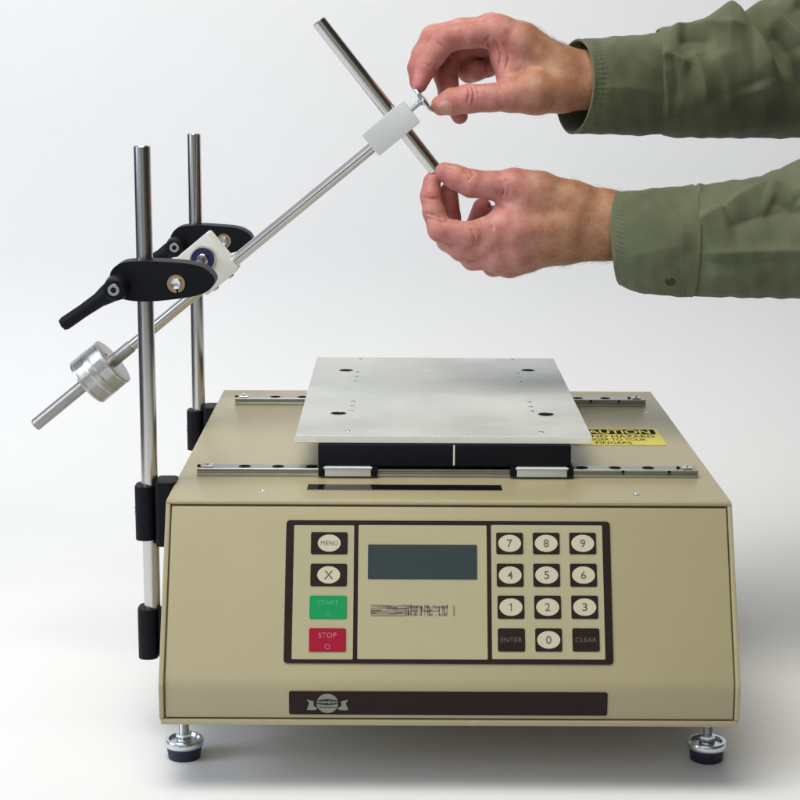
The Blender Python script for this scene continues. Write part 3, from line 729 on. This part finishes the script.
Rf = [
    [(535, 95, -10, 16), (510, 98, -13, 13.2), (490, 100.5, -14, 11.8), (468, 101.5, -14, 12.2), (452, 104, -12, 11.2), (441, 107, -9, 8.8)],
    [(500, 33, -3, 13.5), (470, 36, -6, 11.5), (446, 40, -6, 11.4), (434, 56, -5, 9.8), (426, 69, -4, 9.0), (419, 86, -5, 6.9)],
    [(494, 27, 13, 12.5), (462, 28, 13, 11.0), (434, 35, 12, 11.2), (423, 52, 11, 9.6), (418, 66, 9, 8.8), (418, 81, 7, 7.2)],
    [(500, 35, 28, 12), (470, 40, 32, 10.5), (450, 48, 32, 11.0), (446.5, 70, 24, 10.6), (450, 92, 16, 9.2), (460, 114, 10, 7.2)],
    [(508, 46, 42, 11), (490, 55, 46, 10.4), (476, 60, 46, 10.4), (471, 63, 38, 10.0), (478, 64, 30, 9.4)],
]
u2, v2, w2 = axes((-1, -.22, .15), (-.15, -.42, -.88))
Rc = [([(486, 42), (489, 50), (490, 62), (493, 72)], 1.0, 1.0), ([(495, 44), (500, 56), (498, 68), (494, 78)], 1.0, .9), ([(503, 46), (508, 58), (505, 72)], .9, .6), ([(488, 40), (484, 46), (478, 49)], .8, .5),
      ([(466, 90), (468, 98), (466, 108)], .7, .35), ([(470, 90), (473, 99), (471, 110)], .7, .4), ([(475, 91), (477, 99)], .6, .3), ([(436, 46), (443, 50), (448, 52)], .7, .4), ([(424, 66), (430, 70), (436, 72)], .7, .35),
      ([(488, 72), (490, 78)], .7, .3)]
RH = build_hand(Rpalm, Rf, 7.5, 5.0, Rc, [(0, (446, 108, -11), u2, v2, w2, (6.4, 5.8))], [(489, 24, 4, 7, 8)], (405, 640, 0, 130, -36, 72))

def skin_mat():
    m = bpy.data.materials.new('skin'); m.use_nodes = True; n = m.node_tree.nodes; l = m.node_tree.links; b = n['Principled BSDF']
    at = n.new('ShaderNodeVertexColor'); at.layer_name = 'tone'
    t = n.new('ShaderNodeTexCoord')
    no = n.new('ShaderNodeTexNoise'); no.inputs['Scale'].default_value = 95; no.inputs['Detail'].default_value = 5; l.new(t.outputs['Object'], no.inputs[0])
    ra = n.new('ShaderNodeValToRGB'); ra.color_ramp.elements[0].position = .3; ra.color_ramp.elements[0].color = (.80, .60, .56, 1); ra.color_ramp.elements[1].position = .72; ra.color_ramp.elements[1].color = (1.06, 1.08, 1.08, 1)
    l.new(no.outputs[0], ra.inputs[0])
    mx = n.new('ShaderNodeMix'); mx.data_type = 'RGBA'; mx.blend_type = 'MULTIPLY'; mx.inputs[0].default_value = 1
    l.new(at.outputs[0], mx.inputs[6]); l.new(ra.outputs[0], mx.inputs[7]); l.new(mx.outputs[2], b.inputs['Base Color'])
    b.inputs['Roughness'].default_value = .50
    l.new(at.outputs['Alpha'], b.inputs['Roughness'])
    b.inputs['Subsurface Weight'].default_value = .22; b.inputs['Subsurface Radius'].default_value = (1, .3, .18); b.inputs['Subsurface Scale'].default_value = .004
    vo = n.new('ShaderNodeTexVoronoi'); vo.feature = 'DISTANCE_TO_EDGE'; vo.inputs['Scale'].default_value = 800; l.new(t.outputs['Object'], vo.inputs[0])
    n2 = n.new('ShaderNodeTexNoise'); n2.inputs['Scale'].default_value = 260; n2.inputs['Detail'].default_value = 4; l.new(t.outputs['Object'], n2.inputs[0])
    ad = n.new('ShaderNodeMath'); ad.operation = 'ADD'; l.new(vo.outputs[0], ad.inputs[0]); l.new(n2.outputs[0], ad.inputs[1])
    bu = n.new('ShaderNodeBump'); bu.inputs['Strength'].default_value = .6; bu.inputs['Distance'].default_value = .0005
    l.new(ad.outputs[0], bu.inputs['Height']); l.new(bu.outputs[0], b.inputs['Normal'])
    return m
M['skin'] = skin_mat()
def lerp(a, b, t): return a*(1-t[:, None]) + b*t[:, None]
PINK = np.array([.49, .225, .195]); TAN = np.array([.365, .195, .110]); RED = np.array([.48, .165, .155]); NAIL = np.array([.48, .26, .20])
def tones(V, nail, wrist_px, reds):
    px = V[:, 0]/KH+400; t = np.clip((px-wrist_px)/60, 0, 1); t = t*t*(3-2*t)
    c = lerp(PINK[None], TAN[None], t)
    r = np.zeros(len(V))
    for (x, y, e, rad, amt) in reds:
        q = L3(x, y, e); dd = np.linalg.norm(V-q, axis=1); r = np.maximum(r, amt*np.clip(1-dd/rad, 0, 1)**.7)
    c = lerp(c, RED[None], np.clip(r, 0, 1))
    c = lerp(c, NAIL[None], nail)
    rough = .52 - .18*nail
    return np.concatenate([c, rough[:, None]], 1)
tl = tones(LH[0], LH[2], 500, [(444, 171, -6, 22, .5), (432, 182, 0, 30, .9), (438, 232, -8, 24, .6), (469, 183, -8, 16, .5), (448, 200, 20, 40, .8), (485, 215, 45, 50, .9), (510, 184, -12, 18, .4)])
tr = tones(RH[0], RH[2], 490, [(419, 84, -6, 26, .7), (446, 40, -10, 26, .5), (418, 78, 6, 30, .8), (470, 100, -20, 16, .6), (458, 110, 12, 45, .8), (480, 60, 45, 30, .8), (443, 108, -14, 16, .3), (492, 60, -8, 22, .5)])
PER = empty('person', tuple(to_world(np.array([L3(700, 160, 30)]))[0]), 'person in an olive green shirt, both hands working on the end of the balance arm', 'person')
nL = len(LH[0]); V = np.concatenate([to_world(LH[0]), to_world(RH[0])]); Fq = np.concatenate([LH[1], RH[1]+nL])
me = bpy.data.meshes.new('body')
me.vertices.add(len(V)); me.vertices.foreach_set('co', V.astype(np.float32).ravel())
me.loops.add(len(Fq)*4); me.loops.foreach_set('vertex_index', Fq.astype(np.int32).ravel())
me.polygons.add(len(Fq)); me.polygons.foreach_set('loop_start', (np.arange(len(Fq))*4).astype(np.int32))
me.update(calc_edges=True); me.validate()
ca = me.color_attributes.new('tone', 'FLOAT_COLOR', 'POINT'); ca.data.foreach_set('color', np.concatenate([tl, tr]).astype(np.float32).ravel())
me.polygons.foreach_set('use_smooth', [True]*len(me.polygons)); me.materials.append(M['skin'])
body = bpy.data.objects.new('body', me); C.objects.link(body); place(body, PER)
_bm = bmesh.new(); _bm.from_mesh(me); bmesh.ops.recalc_face_normals(_bm, faces=_bm.faces[:]); _bm.to_mesh(me); _bm.free()

# short dark hairs on wrists and backs of the hands
def hairs():
    M['hair'] = mat('arm_hair', (.055, .035, .02), .5)
    me = body.data; vn = np.zeros(len(me.vertices)*3, np.float32); me.vertices.foreach_get('normal', vn); vn = vn.reshape(-1, 3)
    VL = np.concatenate([LH[0], RH[0]]); px = VL[:, 0]/KH+400; py = 400-VL[:, 1]/KH
    isL = np.arange(len(V)) < nL
    r = np.random.RandomState(4)
    dens = np.where(isL, np.clip((px-515)/60, 0, 1)*(0.35+0.65*np.clip((py-215)/35, 0, 1)), np.clip((px-530)/40, 0, 1)*np.clip((75-py)/30, 0.1, 1))
    dens *= (px < 625) & (vn[:, 1] < .45)
    pick = np.nonzero(r.rand(len(V)) < dens*0.045)[0]
    verts = []; faces = []
    right = np.array(RM)[:, 0]; dn = -np.array(RM)[:, 1]
    for i in pick:
        nn = vn[i]; g = -right*(1.0) + dn*(.5 if isL[i] else -.35) + r.randn(3)*.35; g = g-nn*(g@nn); g /= np.linalg.norm(g)+1e-6
        L = r.uniform(.0035, .0085); s = np.cross(nn, g)
        p = V[i]; w = 7e-5
        pts = [p-nn*.0004, p+nn*L*.22+g*L*.35, p+nn*L*.30+g*L*.75, p+nn*L*.26+g*L*1.1]
        b = len(verts)
        for k, q in enumerate(pts[:-1]):
            ww = w*(1-.25*k); verts += [q+s*ww, q-s*ww*.6+nn*ww, q-s*ww*.6-nn*ww]
        verts.append(pts[-1])
        for k in range(2):
            for t in range(3):
                u = (t+1) % 3; faces.append((b+3*k+t, b+3*k+u, b+3*k+3+u, b+3*k+3+t))
        for t in range(3): faces.append((b+6+t, b+6+(t+1) % 3, b+9))
    m2 = bpy.data.meshes.new('arm_hair'); m2.from_pydata([tuple(v) for v in verts], [], faces); m2.materials.append(M['hair'])
    o = bpy.data.objects.new('arm_hair', m2); C.objects.link(o); place(o, PER); o['kind'] = 'stuff'
hairs()

# ------------------------------------------------------------------ shirt sleeves
def cloth_mat(name, col):
    m = bpy.data.materials.new(name); m.use_nodes = True; n = m.node_tree.nodes; l = m.node_tree.links; b = n['Principled BSDF']
    t = n.new('ShaderNodeTexCoord')
    no = n.new('ShaderNodeTexNoise'); no.inputs['Scale'].default_value = 22; no.inputs['Detail'].default_value = 7; l.new(t.outputs['Object'], no.inputs[0])
    ra = n.new('ShaderNodeValToRGB'); ra.color_ramp.elements[0].position = .32; ra.color_ramp.elements[0].color = (*[c*.80 for c in col], 1); ra.color_ramp.elements[1].position = .70; ra.color_ramp.elements[1].color = (*[c*1.18 for c in col], 1)
    l.new(no.outputs[0], ra.inputs[0]); l.new(ra.outputs[0], b.inputs['Base Color'])
    b.inputs['Roughness'].default_value = .85; b.inputs['Sheen Weight'].default_value = .15; b.inputs['Sheen Roughness'].default_value = .5; b.inputs['Specular IOR Level'].default_value = .2
    wv = n.new('ShaderNodeTexNoise'); wv.inputs['Scale'].default_value = 2200; l.new(t.outputs['Object'], wv.inputs[0])
    n2 = n.new('ShaderNodeTexNoise'); n2.inputs['Scale'].default_value = 900; l.new(t.outputs['Object'], n2.inputs[0])
    n3 = n.new('ShaderNodeTexNoise'); n3.inputs['Scale'].default_value = 60; n3.inputs['Detail'].default_value = 5; l.new(t.outputs['Object'], n3.inputs[0])
    ad = n.new('ShaderNodeMath'); ad.operation = 'MULTIPLY_ADD'; l.new(n3.outputs[0], ad.inputs[0]); ad.inputs[1].default_value = 2.5; l.new(wv.outputs[0], ad.inputs[2])
    a2 = n.new('ShaderNodeMath'); a2.operation = 'ADD'; l.new(ad.outputs[0], a2.inputs[0]); l.new(n2.outputs[0], a2.inputs[1])
    bu = n.new('ShaderNodeBump'); bu.inputs['Strength'].default_value = .55; bu.inputs['Distance'].default_value = .0006
    l.new(a2.outputs[0], bu.inputs['Height']); l.new(bu.outputs[0], b.inputs['Normal'])
    return m
M['olive'] = cloth_mat('olive_twill', (.104, .119, .068))
M['thread'] = mat('pale_thread', (.20, .24, .13), .8)
def interp(pts, x):
    xs = [p[0] for p in pts]; ys = [p[1] for p in pts]; return np.interp(x, xs, ys)
FA_ = 2.2
def foldf(px, py, folds):
    h = np.zeros_like(px)
    for (x0, y0, x1, y1, amp, wa, wb) in folds:
        L = math.hypot(x1-x0, y1-y0); ux, uy = (x1-x0)/L, (y1-y0)/L
        t = ((px-x0)*ux+(py-y0)*uy)/L; s = -(px-x0)*uy+(py-y0)*ux
        s = s + 2.0*np.sin(t*3.1)*1.2
        f = np.clip((t+.03)/.2, 0, 1)*np.clip((1.15-t)/.35, 0, 1); f = f*f*(3-2*f)
        w = np.where(s > 0, wb, wa); h += FA_*amp*f*np.exp(-(s*s/(w*w)+.02)**.52)
    return h
def cloth_tube(name, top, bot, ec, xa, xb, rim, folds, parent, extra=0.0, thick=1.6, inner=30, stitches=(), nu=None, depth=None, hem=0.0, noise=1.0):
    """rim: (x centre, shift of the near side); everything in photograph px / mm at depth DH"""
    nv = 260; nu = nu or int((xb-xa)/1.1)
    av = np.linspace(0, 2*np.pi, nv, endpoint=False)
    def surf(U, A, off):
        cy = (interp(top, U)+interp(bot, U))/2; hh = (interp(bot, U)-interp(top, U))/2
        hd = np.minimum(hh*KH*0.92, depth or 58)
        py = cy - hh*np.sin(A); e = np.interp(U, [p[0] for p in ec], [p[1] for p in ec]) - hd*np.cos(A)
        ps = 1+np.interp(U, [p[0] for p in ec], [p[1] for p in ec])/(DH*1000)
        X = (U-400)*KH*ps; Y = -(py-400)*KH*ps
        front = np.clip(np.cos(A)*1.6+.35, 0, 1)
        h = foldf(U, py, folds)*front
        h += np.clip(-np.cos(A), 0, 1)*3*np.sin(U*.13+3*np.sin(A*2))*np.clip((U-rim[0]-40)/40, 0, 1)
        h += noise*(.35*np.sin(U*.31+A*5)+.3*np.sin(U*.17-A*7+1))*np.clip((U-rim[0]-6)/30, 0, 1)
        h = h + extra + off
        nrm_y = np.sin(A); nrm_e = -np.cos(A)
        return np.stack([X, Y+h*nrm_y, e+h*nrm_e], -1)
    us = np.linspace(0, 1, nu)
    sh = rim[1]
    A, T_ = np.meshgrid(av, us); 
    Xs = rim[0] + sh*np.cos(A) + rim[2]*np.sin(A)
    U = Xs + (xb-Xs)*T_
    hemb = hem*np.exp(-((U-Xs)/2.2)**2)*.5 + hem*np.sin(A*60)*.3*np.exp(-((U-Xs-8)/4.5)**2)
    outer = surf(U, A, 0); 
    outer[..., 1] += hemb*np.sin(A); outer[..., 2] -= hemb*np.cos(A)
    rings = [outer[i] for i in range(nu)]
    # rim and inside
    A1 = av; X1 = rim[0] + sh*np.cos(A1) + rim[2]*np.sin(A1)
    ins = []
    for k, (dx, dt) in enumerate(((-.9, -.5*thick), (-.4, -thick), (2, -thick-.2), (inner*.4, -thick-.8), (inner, -thick-2.5))):
        p = surf(X1+max(dx, 0), A1, dt); p[:, 0] += min(dx, 0)*KH; ins.append(p)
    rings = ins[::-1] + rings
    Vv = np.concatenate(rings); nr = len(rings); Wd = to_world(Vv)
    bm = bm_new(); vs = [bm.verts.new(tuple(w)) for w in Wd]
    for i in range(nr-1):
        for j in range(nv):
            k = (j+1) % nv; bm.faces.new((vs[i*nv+j], vs[i*nv+k], vs[(i+1)*nv+k], vs[(i+1)*nv+j]))
    if name == 'sleeve':
        bm.faces.new([vs[(nr-1)*nv+j] for j in range(nv)])
    # stitches: little thread dashes lying on the cloth
    for (off, kind) in stitches:
        if kind == 'round':
            for a in np.arange(-1.55, 1.56, .052):
                for s_ in (0, 1):
                    pass
                a0 = a; a1 = a+.030
                q = []
                for aa in (a0, a1):
                    x = rim[0]+sh*math.cos(aa)+rim[2]*math.sin(aa)+off
                    q.append(surf(np.array([x]), np.array([aa]), .15)[0])
                w = to_world(np.array(q)); d_ = Vector(w[1])-Vector(w[0])
                add_lathe(bm, Vector(w[0]), d_, [(0, -.0001), (.00022, .0001), (.00025, d_.length/2), (.00022, d_.length), (0, d_.length+.0002)], 6, 1)
        else:
            (x0, y0, x1, y1) = kind; n = int(math.hypot(x1-x0, y1-y0)/3.0)
            for i in range(n):
                q = []
                for t in (i/n, (i+.6)/n):
                    x = x0+(x1-x0)*t; y = y0+(y1-y0)*t
                    cy = (interp(top, x)+interp(bot, x))/2; hh = (interp(bot, x)-interp(top, x))/2
                    aa = math.asin(max(-.99, min(.99, (cy-y)/hh))); q.append(surf(np.array([x]), np.array([aa]), .15)[0])
                w = to_world(np.array(q)); d_ = Vector(w[1])-Vector(w[0])
                add_lathe(bm, Vector(w[0]), d_, [(0, -.0001), (.0002, .0001), (.00022, d_.length/2), (.0002, d_.length), (0, d_.length+.0002)], 6, 1)
    return obj(name, bm, [M['olive'], M['thread']], parent, sharp=180)

# upper (right) arm
topU = [(540, 42), (569, 41.5), (600, 39), (637, 36.5), (650, 31), (663, 26.5), (681, 28), (700, 20), (721, 10), (732, 10.5), (742, 12.5), (758, 1), (775, -4), (800, -14), (840, -30), (1000, -60), (1250, -90)]
botU = [(540, 131), (577, 132.5), (647, 134.5), (656, 132), (664, 136), (675, 138.5), (800, 138.5), (1000, 150), (1250, 160)]
ecU = [(540, 14), (590, 14), (800, 88), (1250, 240)]
foldsU = [(653, 62, 681, 74, 3.0, 5, 8), (664, 36, 732, 41, 4.2, 8, 5), (672, 46, 704, 50, -3.0, 5, 12), (720, 6, 766, 84, 6.0, 3.5, 15), (735, 22, 772, 84, -4.0, 5, 5),
          (742, 12, 802, 70, 5.0, 5, 11), (760, 38, 794, 108, -4.5, 5, 7), (775, 0, 806, 36, 5.0, 4, 9), (785, 14, 812, 48, -4.0, 4, 6), (683, 58, 698, 108, 2.6, 9, 5), (664, 60, 670, 110, -2.0, 5, 8),
          (706, 60, 722, 120, 2.0, 14, 12), (655, 72, 662, 124, 1.4, 3, 5), (745, 92, 760, 132, 2.6, 10, 14), (786, 60, 796, 128, 3.0, 6, 9)]
slU = cloth_tube('sleeve', topU, botU, ecU, 652, 1250, (657.5, 0, 0), foldsU, PER, extra=-0.9, depth=55, inner=-2, stitches=((0, (662, 124, 800, 131)),), nu=420)
slU['label'] = 'olive sleeve of the raised upper arm, deeply folded'
cfU = cloth_tube('cuff', [(540, 42.5), (569, 41.5), (637, 36.5), (665, 34)], [(540, 131), (577, 132.5), (647, 134.5), (665, 133)], ecU, 575, 662, (574.5, 15, 0), [(600, 50, 655, 84, 1.6, 10, 12), (598, 95, 650, 100, 1.2, 8, 10)], slU,
                 extra=0.6, stitches=((7, 'round'),), hem=1.5, inner=34, noise=.8)
# lower (left) arm
topL = [(600, 194), (620, 193), (660, 189), (697, 185.5), (713, 182), (740, 178.5), (759, 175.5), (780, 167), (800, 157.5), (850, 140), (1000, 110), (1250, 90)]
botL = [(600, 285), (620, 286), (643, 292.5), (697, 297.5), (740, 298.5), (800, 299.5), (1000, 306), (1250, 320)]
ecL = [(600, 2), (800, -26), (1250, -70)]
foldsL = [(716, 232, 790, 214, -2.6, 8, 12), (760, 205, 792, 222, -3.0, 6, 9), (800, 262, 700, 266, -1.6, 5, 8), (690, 227, 716, 214, 4.0, 5, 12), (714, 215, 762, 190, 4.8, 4, 12), (760, 190, 785, 204, 3.5, 5, 10), (785, 203, 812, 184, 4.5, 6, 14), (692, 258, 812, 256, 3.2, 5, 14), (788, 204, 806, 236, 3, 4, 10), (694, 200, 700, 184, 2.2, 3, 5), (697, 276, 760, 288, 2, 8, 10)]
slL = cloth_tube('sleeve', topL, botL, ecL, 684, 1250, (694, -4, 0), foldsL, PER, extra=-1.0, depth=56, inner=-2, nu=420, stitches=((3, 'round'),))
slL['label'] = 'olive sleeve of the lower arm, with two small pleats at the cuff'
cfL = cloth_tube('cuff', [(600, 194), (620, 193), (660, 189), (700, 185.5)], [(606, 262), (612, 277), (621, 284), (632, 289.5), (645, 293), (700, 297.2)], ecL, 616, 692, (618, -10.5, 0), [(640, 205, 680, 250, 1.2, 12, 14), (620, 262, 680, 250, 1.0, 10, 12)], slL,
                 extra=0.8, stitches=((7, 'round'), (66, 'round')), hem=1.5, inner=24, noise=.8)
bt = to_world(np.array([L3(664, 284, -34.5)]))[0]
bm = bm_new(); add_lathe(bm, bt, RM @ Vector((-.1, -.72, .68)), [(0, 0), (.0038, 0), (.0043, .0006), (.0040, .0014), (.0030, .0011), (0, .0010)], 28); 
obj('button', bm, mat('dark_button', (.035, .02, .015), .35), slL)
